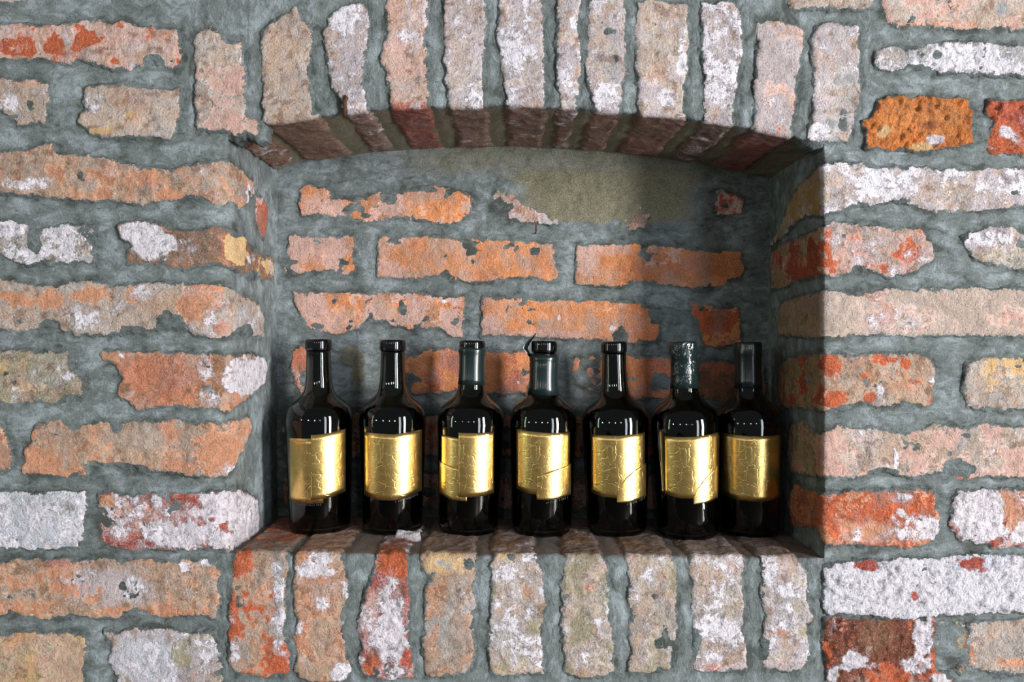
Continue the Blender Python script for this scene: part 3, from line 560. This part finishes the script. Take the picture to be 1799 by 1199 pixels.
# ------------------------------------------------------------------ bricks
def make_brick(i, b):
    surf = b['surf']; st = 9.0 if b.get('far') else 2.8
    x0, x1, y0, y1 = b['bb']
    mg = 15.0
    ns = int((x1 - x0 + 2 * mg) / st) + 2; na = int((y1 - y0 + 2 * mg) / st) + 2
    s, a = np.meshgrid(np.linspace(x0 - mg, x1 + mg, ns), np.linspace(y0 - mg, y1 + mg, na), indexing='ij')
    sd = warp(sdf(s, a, b['poly']), s, a, 40 + i * 7)
    a_c = a
    if surf != 'F':
        a_c = a
    seed = 300 + i * 13; r = b['rough']
    X0, Y0, Z0 = P3(surf, s, a, 0.0)
    rel = fbm(s, a, 45, 3, seed) * (1.4 + 0.8 * r) + fbm(s, a, 14, 4, seed + 3) * (0.7 + 1.1 * r)
    if r > 0.75:
        pit = fbm(s, a, 10, 3, seed + 9)
        rel = rel - np.maximum(pit - 0.1, 0) * 5.0 * (r - 0.6)
    H = b['H']
    if r > 1.5: H = 5.0; rel = np.maximum(rel, -4.2)
    h = (H + rel) * (1 - sstep(-5, 4.0, sd)) + (-0.6 + 0.35 * rel) * sstep(-5, 4, sd) - 11 * sstep(2, 13, sd)
    # colour fields
    f1 = fbm(s, a, 42, 4, seed + 21) * 0.75
    f2 = fbm(s, a, 30, 4, seed + 33) * 0.75
    f3 = fbm(s, a, 36, 4, seed + 47) * 0.75
    fb = b['fb'] + f1; fw = b['fw'] + f2; fg = np.maximum(b['fg'] + f3 + 0.36 * np.exp(np.minimum(sd, 0) / 8.0), np.clip(sd / 10.0, -3, 1.2))
    if r > 1.5: fg = np.clip(sd / 7.0, -3, 1.2)
    ca = np.broadcast_to(PAL[b['ca']], s.shape + (3,)).copy()
    tone = fbm(s, a, 55, 4, seed + 60)
    fine = fbm(s, a, 13, 4, seed + 64)
    ca = ca * (1 + 0.20 * tone + 0.14 * fine)[..., None]
    gm = np.clip(0.18 + 0.5 * fbm(s, a, 34, 4, seed + 66), 0, 0.6)[..., None] * (0 if r > 1.5 else 1)
    ca = ca * (1 - gm) + (ca.mean(-1, keepdims=True) * np.array([1.03, 1.0, 0.96])) * gm
    if b['ca'] in ('ta', 'be', 'or_', 'pk', 'ol', 'oc', 'li', 'br'):      # flecks of the other clay colours
        fk = sstep(0.34, 0.50, fbm(s, a, 20, 4, seed + 68))[..., None] * 0.6
        ca = ca * (1 - fk) + PAL['or_' if b['ca'] in ('ta', 'br', 'oc') else 'ta'] * fk
        fk = sstep(0.40, 0.56, fbm(s, a, 15, 4, seed + 69))[..., None] * 0.6
        ca = ca * (1 - fk) + PAL['br'] * 0.75 * fk
    warm = np.clip(fbm(s, a, 26, 3, seed + 71), -1, 1)[..., None]
    ca = ca * (1 + warm * np.array([0.05, 0.0, -0.07]))
    if b['blobs']:
        # photo position of every vertex
        ix = CX + X0 * F / (F + Y0); iy = CY - Z0 * F / (F + Y0)
        nn = fbm(ix, iy, 14, 4, seed + 90)
        for k_, bx, by, rx, ry, amp in b['blobs']:
            q = np.sqrt(((ix - bx) / rx) ** 2 + ((iy - by) / ry) ** 2) + nn * 0.30
            wgt = 1 - sstep(0.55, 1.25, q)
            if k_ == 'b': fb = fb + amp * wgt
            elif k_ == 'w': fw = fw + amp * wgt
            elif k_ == 'g': fg = fg + (amp + 0.5) * wgt
            else:
                wg = np.clip((wgt * min(amp, 1.0)), 0, 1)[..., None]
                ca = ca * (1 - wg) + PAL[k_] * (1 + 0.1 * tone[..., None]) * wg
    cb = np.broadcast_to(PAL[b['cb']], s.shape + (3,)) * (1 + 0.16 * fbm(s, a, 30, 3, seed + 80))[..., None]
    if surf == 'S':      # dust and grime on top of the sill
        d = (sstep(4, 14, a + 5 * f1) * (0.55 if i in DIRT_LESS else 0.92))[..., None]
        ca = ca * (1 - d) + PAL['mu'] * d * (1 + 0.2 * tone[..., None]); cb = cb * (1 - d) + PAL['br'] * 0.8 * d
        fw = fw - 0.5 * d[..., 0] * (0 if i in DIRT_LESS else 1)
        fg = fg - 0.5 * d[..., 0]
    if surf == 'A':      # brown brick undersides, with the shade under the arch painted into the colour
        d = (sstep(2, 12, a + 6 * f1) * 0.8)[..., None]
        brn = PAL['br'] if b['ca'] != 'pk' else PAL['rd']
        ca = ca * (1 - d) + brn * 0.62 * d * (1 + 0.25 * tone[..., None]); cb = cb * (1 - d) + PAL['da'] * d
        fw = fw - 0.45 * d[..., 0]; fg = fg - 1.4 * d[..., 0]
    if surf == 'R':      # olive brown shade of the niche's right reveal, painted into the brick colour
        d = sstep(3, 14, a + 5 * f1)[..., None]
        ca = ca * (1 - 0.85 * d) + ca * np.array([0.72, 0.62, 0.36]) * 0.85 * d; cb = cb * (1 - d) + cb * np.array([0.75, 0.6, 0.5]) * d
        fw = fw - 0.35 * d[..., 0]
    keep = sd < 12.5
    if surf in 'AS': keep &= a < DEPTH - 4
    Q = grid_quads(ns, na, keep)
    if len(Q) < 4: return
    X, Y, Z = P3(surf, s, a, h)
    Xs, Ys, Zs = P3(surf, s, a, h - 34.0 if surf not in 'LRAS' else -26.0 + 0 * h)
    V = np.stack([X, Y, Z], -1).reshape(-1, 3); Vs = np.stack([Xs, Ys, Zs], -1).reshape(-1, 3)
    if FLIP[surf]: Q = Q[:, ::-1]
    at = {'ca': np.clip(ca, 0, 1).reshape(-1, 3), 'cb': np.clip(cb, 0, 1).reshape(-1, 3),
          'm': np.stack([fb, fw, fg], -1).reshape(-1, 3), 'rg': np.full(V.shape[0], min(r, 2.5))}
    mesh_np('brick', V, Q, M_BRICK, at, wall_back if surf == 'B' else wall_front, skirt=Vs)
sidx = [i for i, b in enumerate(BR) if b['surf'] == 'S']
DIRT_LESS = set(sidx[:3])
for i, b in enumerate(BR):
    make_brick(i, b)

# ------------------------------------------------------------------ room floor (below the picture)
def simple_mesh(name, verts, faces, mat, parent=None, smooth=False, loc=(0, 0, 0)):
    me = bpy.data.meshes.new(name); me.from_pydata([tuple(v) for v in verts], [], [tuple(f) for f in faces]); me.update()
    if smooth: me.polygons.foreach_set('use_smooth', [True] * len(me.polygons))
    me.materials.append(mat)
    o = bpy.data.objects.new(name, me); COL.objects.link(o); o.location = loc
    if parent is not None: o.parent = parent
    return o
mf, nt, b = nodes('floor screed'); g = G(nt); tc = g.n('ShaderNodeTexCoord')
g.l(g.mix(g.noise(tc.outputs['Object'], 6, 6), (0.05, 0.045, 0.04), (0.12, 0.10, 0.09)), b.inputs['Base Color'])
fl = simple_mesh('floor', [(-3, -4.5, 0), (3.5, -4.5, 0), (3.5, 0.0, 0), (-3, 0.0, 0), (-3, -4.5, -.1), (3.5, -4.5, -.1), (3.5, 0.0, -.1), (-3, 0.0, -.1)],
                 [(0, 1, 2, 3), (7, 6, 5, 4), (0, 4, 5, 1), (1, 5, 6, 2), (2, 6, 7, 3), (3, 7, 4, 0)], mf)
fl['kind'] = 'structure'

# ------------------------------------------------------------------ bottles
def mat_glass():
    m, nt, b = nodes('dark green bottle glass'); g = G(nt)
    b.inputs['Base Color'].default_value = (0.16, 0.19, 0.13, 1); b.inputs['Roughness'].default_value = 0.02
    b.inputs['IOR'].default_value = 1.5; b.inputs['Transmission Weight'].default_value = 1.0
    return m
def mat_plain(name, col, rough, spec=0.5, metal=0.0, coat=0.0, bump=None):
    m, nt, b = nodes(name); g = G(nt)
    tc = g.n('ShaderNodeTexCoord')
    n = g.noise(tc.outputs['Object'], 90, 4)
    c = tuple(lin(col))
    g.l(g.mix(n, tuple(v * 0.8 for v in c), tuple(min(1, v * 1.2) for v in c)), b.inputs['Base Color'])
    b.inputs['Roughness'].default_value = rough; b.inputs['Specular IOR Level'].default_value = spec
    b.inputs['Metallic'].default_value = metal; b.inputs['Coat Weight'].default_value = coat
    if bump:
        bu = g.n('ShaderNodeBump'); bu.inputs['Distance'].default_value = bump[1]; bu.inputs['Strength'].default_value = 1
        g.l(g.noise(tc.outputs['Object'], bump[0], 3, 0.6, 1.0), bu.inputs['Height']); g.l(bu.outputs[0], b.inputs['Normal'])
    return m
M_GLASS = mat_glass()
M_WINE = mat_plain('dark wine', (7, 5, 3), 0.3, 0.1)
M_CORK = mat_plain('dark cork', (30, 20, 15), 0.5, 0.4)
M_LIP = mat_plain('black glass ring', (6, 6, 7), 0.07, 0.7)
M_SHEATH = mat_plain('dark green seal sheath', (20, 33, 33), 0.22, 0.6)
M_SHEATHW = mat_plain('wrinkled dark green seal sheath', (18, 32, 32), 0.14, 0.7, bump=(70, 0.003))
M_INK = mat_plain('grey print', (70, 78, 86), 0.5)

def mat_gold():
    m, nt, b = nodes('gold leaf'); g = G(nt)
    tc = g.n('ShaderNodeTexCoord'); vec = tc.outputs['Object']
    n1 = g.noise(vec, 45, 5, 0.6, 2.0); n2 = g.noise(vec, 300, 3, 0.6)
    oi = g.n('ShaderNodeObjectInfo')
    c = g.mix(g.step(n1, 0.3, 0.7), (0.90, 0.59, 0.19), (0.95, 0.68, 0.25))
    g.l(c, b.inputs['Base Color']); b.inputs['Metallic'].default_value = 1.0
    g.l(g.step(n1, 0.2, 0.8, 0.27, 0.31), b.inputs['Roughness'])
    v = g.n('ShaderNodeTexVoronoi', feature='DISTANCE_TO_EDGE'); v.inputs['Scale'].default_value = 60
    mp = g.n('ShaderNodeMix', data_type='VECTOR'); mp.inputs[0].default_value = 0.05
    nz = g.n('ShaderNodeTexNoise'); nz.inputs['Scale'].default_value = 40; g.l(vec, nz.inputs['Vector'])
    g.l(vec, mp.inputs[4]); g.l(nz.outputs['Color'], mp.inputs[5]); g.l(mp.outputs[1], v.inputs['Vector'])
    h = g.math('ADD', g.math('MULTIPLY', n1, 0.7), g.math('MULTIPLY', n2, 0.12))
    h = g.math('ADD', h, g.step(v.outputs['Distance'], 0.0, 0.04, 0.0, 0.16))
    bu = g.n('ShaderNodeBump'); bu.inputs['Distance'].default_value = 0.0010; bu.inputs['Strength'].default_value = 0.6
    g.l(h, bu.inputs['Height']); g.l(bu.outputs[0], b.inputs['Normal'])
    return m
M_GOLD = mat_gold()

def lathe(name, prof_, mat, parent, n=72, close_top=True, close_bottom=True):
    """prof_: (r, h) in units from one axis end to the other"""
    V, Fc = [], []
    for r, h in prof_:
        for k in range(n):
            t = 2 * math.pi * k / n
            V.append((r * S * math.cos(t), r * S * math.sin(t), h * S))
    for i in range(len(prof_) - 1):
        for k in range(n):
            a, b_ = i * n + k, i * n + (k + 1) % n
            Fc.append((a, b_, b_ + n, a + n))
    if close_bottom: Fc.append(tuple(range(n - 1, -1, -1)))
    if close_top: Fc.append(tuple((len(prof_) - 1) * n + k for k in range(n)))
    return simple_mesh(name, V, Fc, mat, parent, True)

def spline(pts, n=6):
    out = []
    P = [pts[0]] + list(pts) + [pts[-1]]
    for i in range(1, len(P) - 2):
        p0, p1, p2, p3 = [np.array(q, float) for q in P[i - 1:i + 3]]
        for k in range(n):
            t = k / n
            out.append(tuple(0.5 * (2 * p1 + (p2 - p0) * t + (2 * p0 - 5 * p1 + 4 * p2 - p3) * t * t + (3 * p1 - p0 - 3 * p2 + p3) * t ** 3)))
    out.append(tuple(pts[-1])); return out
SHOULDER = [(65.4, 196), (66.0, 206), (66.2, 214), (65.5, 222), (63.3, 232), (58.8, 242), (51.6, 250), (43.5, 257), (36, 264), (31, 271), (28, 279), (26.2, 290), (25.0, 305), (24.2, 325), (23.6, 354)]
OUTER = [(48, 1.5), (54, 0.2), (57.0, 2.0), (58.6, 6), (59.2, 12)] + [(59.2 + (65.4 - 59.2) * t, 12 + 184 * t) for t in (0.15, 0.35, 0.55, 0.75, 0.9)] + spline(SHOULDER, 4)
def out_r(h):
    P = OUTER[4:]
    return float(np.interp(h, [p[1] for p in P], [p[0] for p in P]))
TH = 4.2
INNER = [(0.5, 16), (30, 12), (46, 8), (52.5, 9), (54.6, 14)] + [(59.2 + (65.4 - 59.2) * t - TH, 12 + 184 * t) for t in (0.15, 0.35, 0.55, 0.75, 0.9)] + [(r - TH, h - 1) for r, h in spline(SHOULDER, 4)]
GLASS = [(0.5, 9), (20, 8), (40, 4)] + OUTER + [(19.6, 354)] + INNER[::-1][1:]
WINE = [(0.5, 17.2), (30, 13.2), (45.4, 9.4), (51.6, 10.4), (53.8, 15)] + [(r - 0.9, h) for r, h in INNER[5:] if h < 243]

def piece(name, parent, bx, view, top, bot, layer, mat, cyl_depth):
    """label piece wrapped round the bottle; top and bottom edges are given in photo pixels"""
    x0, x1 = top[0][0], top[-1][0]
    n, mrows = 26, 12
    k = (F + cyl_depth - 55) / F
    V = []
    for side in (0, 1):
        for j in range(mrows + 1):
            for i in range(n + 1):
                x = x0 + (x1 - x0) * i / n
                yt = np.interp(x, [p[0] for p in top], [p[1] for p in top]); yb = np.interp(x, [p[0] for p in bot], [p[1] for p in bot])
                y = yb + (yt - yb) * j / mrows
                zt = -(y - CY) * k
                h = zt - bz_now
                off = (x - bx) * k - h * math.tan(lean_now)
                r0 = out_r(max(20, min(h, 212)))
                th = math.asin(max(-0.97, min(0.97, off / r0))) + view
                r = r0 + 0.25 + (0.55 * (layer + 1) if side == 0 else 0.0)
                V.append((r * math.sin(th) * S, -r * math.cos(th) * S, h * S))
    w = n + 1; N1 = (mrows + 1) * w; Fc = []
    for j in range(mrows):
        for i in range(n):
            a = j * w + i
            Fc.append((a, a + 1, a + w + 1, a + w)); Fc.append((N1 + a, N1 + a + w, N1 + a + w + 1, N1 + a + 1))
    ring = [i for i in range(w)] + [j * w + n for j in range(1, mrows + 1)] + [mrows * w + i for i in range(n - 1, -1, -1)] + [j * w for j in range(mrows - 1, 0, -1)]
    for q in range(len(ring)):
        a, b_ = ring[q], ring[(q + 1) % len(ring)]
        Fc.append((b_, a, N1 + a, N1 + b_))
    return simple_mesh(name, V, Fc, mat, parent, True)

def print_line(parent, bx, view, x0, x1, y0, y1, cyl_depth, seed):
    """the line of tiny print below a label, too small to read: short strokes on the glass"""
    rr = random.Random(seed); V, Fc = [], []
    k = (F + cyl_depth - 55) / F
    x = x0
    while x < x1:
        t = (x - x0) / (x1 - x0); yb = y0 + (y1 - y0) * t
        for _ in range(2):
            xa = x + rr.uniform(0, 1.6); xb = xa + rr.uniform(-.5, .9); hh = rr.uniform(1.6, 3.6); wd = 0.42
            base = len(V)
            for (px, py) in ((xa, yb), (xa + wd, yb), (xb + wd, yb - hh), (xb, yb - hh)):
                h = -(py - CY) * k - bz_now
                r = out_r(h) + 0.25
                th = math.asin(max(-0.97, min(0.97, ((px - bx) * k - h * math.tan(lean_now)) / r))) + view
                V.append((r * math.sin(th) * S, -r * math.cos(th) * S, h * S))
            Fc.append((base, base + 1, base + 2, base + 3))
        x += rr.choice((2.6, 2.9, 3.3, 4.6))
    o = simple_mesh('print', V, Fc, M_INK, parent)
    o['kind'] = 'stuff'
    o['label'] = 'line of tiny grey print below the gold label'
    return o

BOTTLES = [
 dict(x=563, lean=-0.6, dep=192, seal=None, cork=True,
      pieces=[([(510, 770), (548, 770), (568, 770)], [(510, 881), (540, 884.5), (566, 884)], 0), ([(547, 764), (575, 762), (606, 757)], [(547, 878), (575, 876), (608, 869)], 1)],
      ink=(522, 563, 888, 888),
      label='leftmost dark wine bottle, two offset gold label pieces, bare neck, beside the lit left jamb'),
 dict(x=690, lean=0.0, dep=196, seal=None, cork=True,
      pieces=[([(640, 760), (690, 762.5), (741, 758)], [(639.5, 873), (665, 878), (690, 879), (715, 876), (737, 869)], 0)],
      ink=(694, 733, 883, 875),
      label='second bottle from the left, plain gold label in one rectangular piece, bare neck without seal'),
 dict(x=823, lean=1.2, dep=192, seal='short', cork=True,
      pieces=[([(775, 767), (806, 770), (820, 770)], [(775, 822), (800, 824), (820, 824)], 0), ([(771.5, 815), (800, 822), (820, 823)], [(772, 873), (795, 879), (817, 880)], 1),
              ([(806, 760), (840, 760), (867, 759)], [(817, 873), (840, 872), (866, 869)], 2)],
      ink=None, label='third bottle from left, gold label of three stepped pieces, dark sheath round the neck'),
 dict(x=951, lean=0.9, dep=190, seal='torn', cork=True,
      pieces=[([(907, 756), (930, 758), (965, 760), (1001, 760)], [(905, 862), (925, 867), (945, 869), (1001, 866)], 0), ([(943, 836), (970, 826), (1003, 817)], [(943, 877), (970, 878), (1000, 873)], 1)],
      ink=(959, 999, 884, 878), label='middle bottle with green seal sheath torn open and a strip sticking up beside the rim'),
 dict(x=1084, lean=-1.0, dep=195, seal=None, cork=True,
      pieces=[([(1039, 764), (1085, 765), (1132, 762)], [(1041, 869), (1060, 873), (1095, 875), (1133, 872)], 0), ([(1084, 872), (1088, 855), (1100, 838), (1115, 826), (1134, 818)], [(1084, 882), (1105, 883), (1134, 877)], 1)],
      ink=(1102, 1132, 887, 881), label='third bottle from the right, gold label with a curved overlapping corner, bare neck without seal'),
 dict(x=1209, lean=-1.6, dep=174, seal='wrinkled', cork=False,
      pieces=[([(1169, 767), (1215, 767), (1258, 763)], [(1171, 871), (1195, 875), (1235, 875), (1258, 870)], 0), ([(1218, 874), (1224, 858), (1238, 840), (1259, 822)], [(1218, 885), (1240, 884), (1258, 879)], 1)],
      ink=None, label='second bottle from the right, its neck wrapped in a wrinkled shiny dark sheath'),
 dict(x=1316, lean=-0.3, dep=196, seal='smooth', cork=False,
      pieces=[([(1268, 763), (1318, 766), (1368, 765)], [(1272, 876), (1300, 880), (1340, 881), (1366, 877)], 0)],
      ink=None, label='rightmost bottle in the shaded corner, smooth dark neck sheath, one plain gold label'),
]
for bi, B in enumerate(BOTTLES):
    B['dep'] -= 20
    k = (F + B['dep']) / F
    X = (B['x'] - CX) * k
    bz_now = float(sill(X)) + 1.2
    root = bpy.data.objects.new('wine_bottle', None); COL.objects.link(root)
    root.empty_display_size = 0.03
    root.location = (X * S, B['dep'] * S, EYE + bz_now * S)
    root.rotation_euler = (0, math.radians(B['lean']), 0)
    root['label'] = B['label']; root['category'] = 'bottle'; root['group'] = 'gold labelled bottles on the niche sill'
    view = math.atan(-X / (F + B['dep'])); lean_now = math.radians(B['lean'])
    bot = lathe('glass_body', GLASS + [GLASS[0]], M_GLASS, root, close_top=False, close_bottom=False)
    lathe('wine', WINE + [(WINE[-1][0] - 3, WINE[-1][1] + .4)], M_WINE, root)
    lathe('cork', [(16.5, 292), (18.2, 293.5), (18.6, 300), (18.8, 352)], M_CORK, root, 40)
    lathe('lip', [(20, 354.2), (24.6, 354.2), (25.6, 355.4), (25.9, 360), (25.9, 370), (25.4, 374), (24.2, 376), (20.5, 376.4), (19, 375.2), (0.5, 375)], M_LIP, root, 64, close_top=True, close_bottom=True)
    for top, bt, layer in B['pieces']:
        piece('gold_label', root, B['x'] , view, top, bt, layer, M_GOLD, B['dep'])
    if B['ink']:
        print_line(root, B['x'], view, *B['ink'], B['dep'], bi)
    if B['seal']:
        n = 72; rr = random.Random(bi)
        if B['seal'] == 'short': lv = [(289, 0.9), (300, .9), (320, 1.0), (340, 1.6), (350, 2.6), (356, 4.2), (362, 4.0)]
        elif B['seal'] == 'torn': lv = [(270, .8), (285, 2.4), (300, 3.0), (320, 4.0), (330, 4.8), (334, 4.0), (338, 5.2), (350, 6.4)]
        else: lv = [(286, .8), (300, .9), (320, 1.0), (345, 1.4), (352, 3.0), (356, 3.6), (364, 3.4), (369, 2.8), (374, 3.0), (377.2, 1.2)]
        pr = []
        for h, dr in lv:
            base = 23.6 if h > 354 else out_r(h)
            pr.append((base + dr, h))
        V, Fc = [], []
        for side in (0, 1):
            for j, (r, h) in enumerate(pr):
                for q in range(n):
                    t = 2 * math.pi * q / n
                    wv = (0.35 if B['seal'] == 'wrinkled' else 0.08) * math.sin(t * 5 + h * .3) + (0.3 * math.sin(t * 11 - h * .21) if B['seal'] == 'wrinkled' else 0)
                    hh = h + (1.1 * math.sin(3 * t + bi) if j == len(pr) - 1 and B['seal'] in ('short', 'torn') else 0)
                    if B['seal'] == 'short' and j >= len(pr) - 2 and math.sin(t * 2 + 1.4) > 0.75: hh -= 3
                    r_ = r + wv - (0.5 if side else 0)
                    V.append((r_ * math.cos(t) * S, r_ * math.sin(t) * S, hh * S))
        N1 = len(pr) * n
        for j in range(len(pr) - 1):
            for q in range(n):
                a, b_ = j * n + q, j * n + (q + 1) % n
                Fc.append((a, b_, b_ + n, a + n)); Fc.append((N1 + a, N1 + a + n, N1 + b_ + n, N1 + b_))
        for q in range(n):
            q2 = (q + 1) % n
            Fc.append((q2, q, N1 + q, N1 + q2)); e = (len(pr) - 1) * n
            Fc.append((e + q, e + q2, N1 + e + q2, N1 + e + q))
        sh = simple_mesh('seal_sheath', V, Fc, M_SHEATHW if B['seal'] == 'wrinkled' else M_SHEATH, root, True)
        if B['seal'] == 'torn':
            # the torn strip that stands up on the left of the rim
            path = [(-27.5, 344, 3.0), (-32, 352, 6), (-36.5, 358, 8), (-38, 362, 8.5), (-33, 371, 7.5), (-26, 380, 5.5), (-20, 387, 3), (-16, 391, 0.5)]
            V, Fc = [], []
            for (px, ph, hw) in path:
                for dy in (-hw, hw):
                    V.append(((px + .6 * dy) * S, (-8 + .8 * dy) * S, ph * S)); V.append(((px + .6 * dy - 1.0) * S, (-8 + .8 * dy) * S, (ph + .7) * S))
            for j in range(len(path) - 1):
                a = j * 4; c = a + 4
                Fc += [(a, a + 2, c + 2, c), (a + 1, c + 1, c + 3, a + 3), (a, c, c + 1, a + 1), (a + 2, a + 3, c + 3, c + 2)]
            Fc += [(0, 1, 3, 2)]; e = (len(path) - 1) * 4; Fc += [(e, e + 2, e + 3, e + 1)]
            t = simple_mesh('torn_strip', V, Fc, M_SHEATH, sh, True)
            t['label'] = 'torn strip of the sheath bent upwards'

# ------------------------------------------------------------------ nails and chips
M_RUST = mat_plain('rusty iron', (70, 42, 28), 0.7, 0.3, bump=(900, 0.0006))
def tube(V, Fc, pts, rads, n=10):
    base = len(V)
    for i, (p, r) in enumerate(zip(pts, rads)):
        p = np.array(p, float); q = np.array(pts[min(i + 1, len(pts) - 1)], float) - np.array(pts[max(i - 1, 0)], float)
        q /= np.linalg.norm(q) + 1e-9
        u = np.cross(q, (0.3, 0.2, 0.93)); u /= np.linalg.norm(u); v = np.cross(q, u)
        for k in range(n):
            t = 2 * math.pi * k / n; V.append(tuple(p + r * (u * math.cos(t) + v * math.sin(t))))
    for i in range(len(pts) - 1):
        for k in range(n):
            a, b_ = base + i * n + k, base + i * n + (k + 1) % n
            Fc.append((a, a + n, b_ + n, b_))
    Fc.append(tuple(base + k for k in range(n))); Fc.append(tuple(base + (len(pts) - 1) * n + k for k in range(n - 1, -1, -1)))
def obj_at(name, pts, rads, mat, loc, label, cat):
    V, Fc = [], []
    tube(V, Fc, [tuple(np.array(p) * S) for p in pts], [r * S for r in rads])
    o = simple_mesh(name, V, Fc, mat, None, True, loc)
    o['label'] = label; o['category'] = cat
    return o
k = (F + DEPTH) / F
obj_at('nail', [(0, 3, 0), (0, -26, 1), (0, -27, 1), (0.0, -30, 3), (0, -31, 12), (0, -31.4, 15)], [1.4, 1.3, 1.6, 1.7, 1.6, 1.2], M_RUST,
       ((941 - CX) * k * S, DEPTH * S, EYE + (CY - 411) * k * S), 'small bent nail sticking out of the niche back wall above the bottles', 'nail')
obj_at('iron_stub', [(-2, 2, -22), (-1, -4, -14), (1, -6, -6), (-1, -5, 2), (3, -7, 10), (0, -6, 14)], [2.2, 3.4, 3.0, 4.4, 3.8, 2.0], M_RUST,
       ((607 - CX) * S, 0, EYE + (CY - 184) * S), 'rusty iron stub at the lower edge of the arch between two upright bricks', 'iron stub')

def chip(x0, dep, w, d_, hgt, ca, label, seed, fw=.3):
    n = 14; rr = np.random.RandomState(seed)
    s, a = np.meshgrid(np.linspace(-1, 1, n * 2), np.linspace(-1, 1, n), indexing='ij')
    q = np.sqrt(s ** 4 + a ** 4) + 0.16 * fbm(s * 10, a * 10, 6, 3, seed)
    X = x0 + s * w; Y = dep + a * d_ - s * 8
    Z = sill(X) + 2.0 + hgt * (1 - sstep(0.6, 1.0, q)) * (1 + .35 * fbm(s * 10, a * 10, 5, 3, seed + 4)) - 4 * sstep(.85, 1.1, q)
    V = np.stack([X, Y, Z], -1).reshape(-1, 3)
    at = {'ca': np.broadcast_to(PAL[ca], (V.shape[0], 3)).copy(), 'cb': np.broadcast_to(PAL['rd'], (V.shape[0], 3)).copy(),
          'm': np.stack([fbm(s * 30, a * 30, 14, 3, seed + 8) - .2, fw + 0 * s, -2 + 0 * s], -1).reshape(-1, 3), 'rg': np.full(V.shape[0], 1.0)}
    Q = grid_quads(n * 2, n, q < 1.15)
    sk = V.copy(); sk[:, 2] = sill(sk[:, 0]) - 4
    og = np.array([x0 * S, dep * S, EYE + float(sill(x0)) * S])
    o = mesh_np('brick_chip', V, Q, M_BRICK, at, None, og, skirt=sk)
    o['label'] = label; o['category'] = 'chip'
    return o
chip((718 - CX) * 1.09, 108, 26, 12, 9, 'pk', 'flat whitish red brick chip lying at the foot of the second bottle', 3, .6)
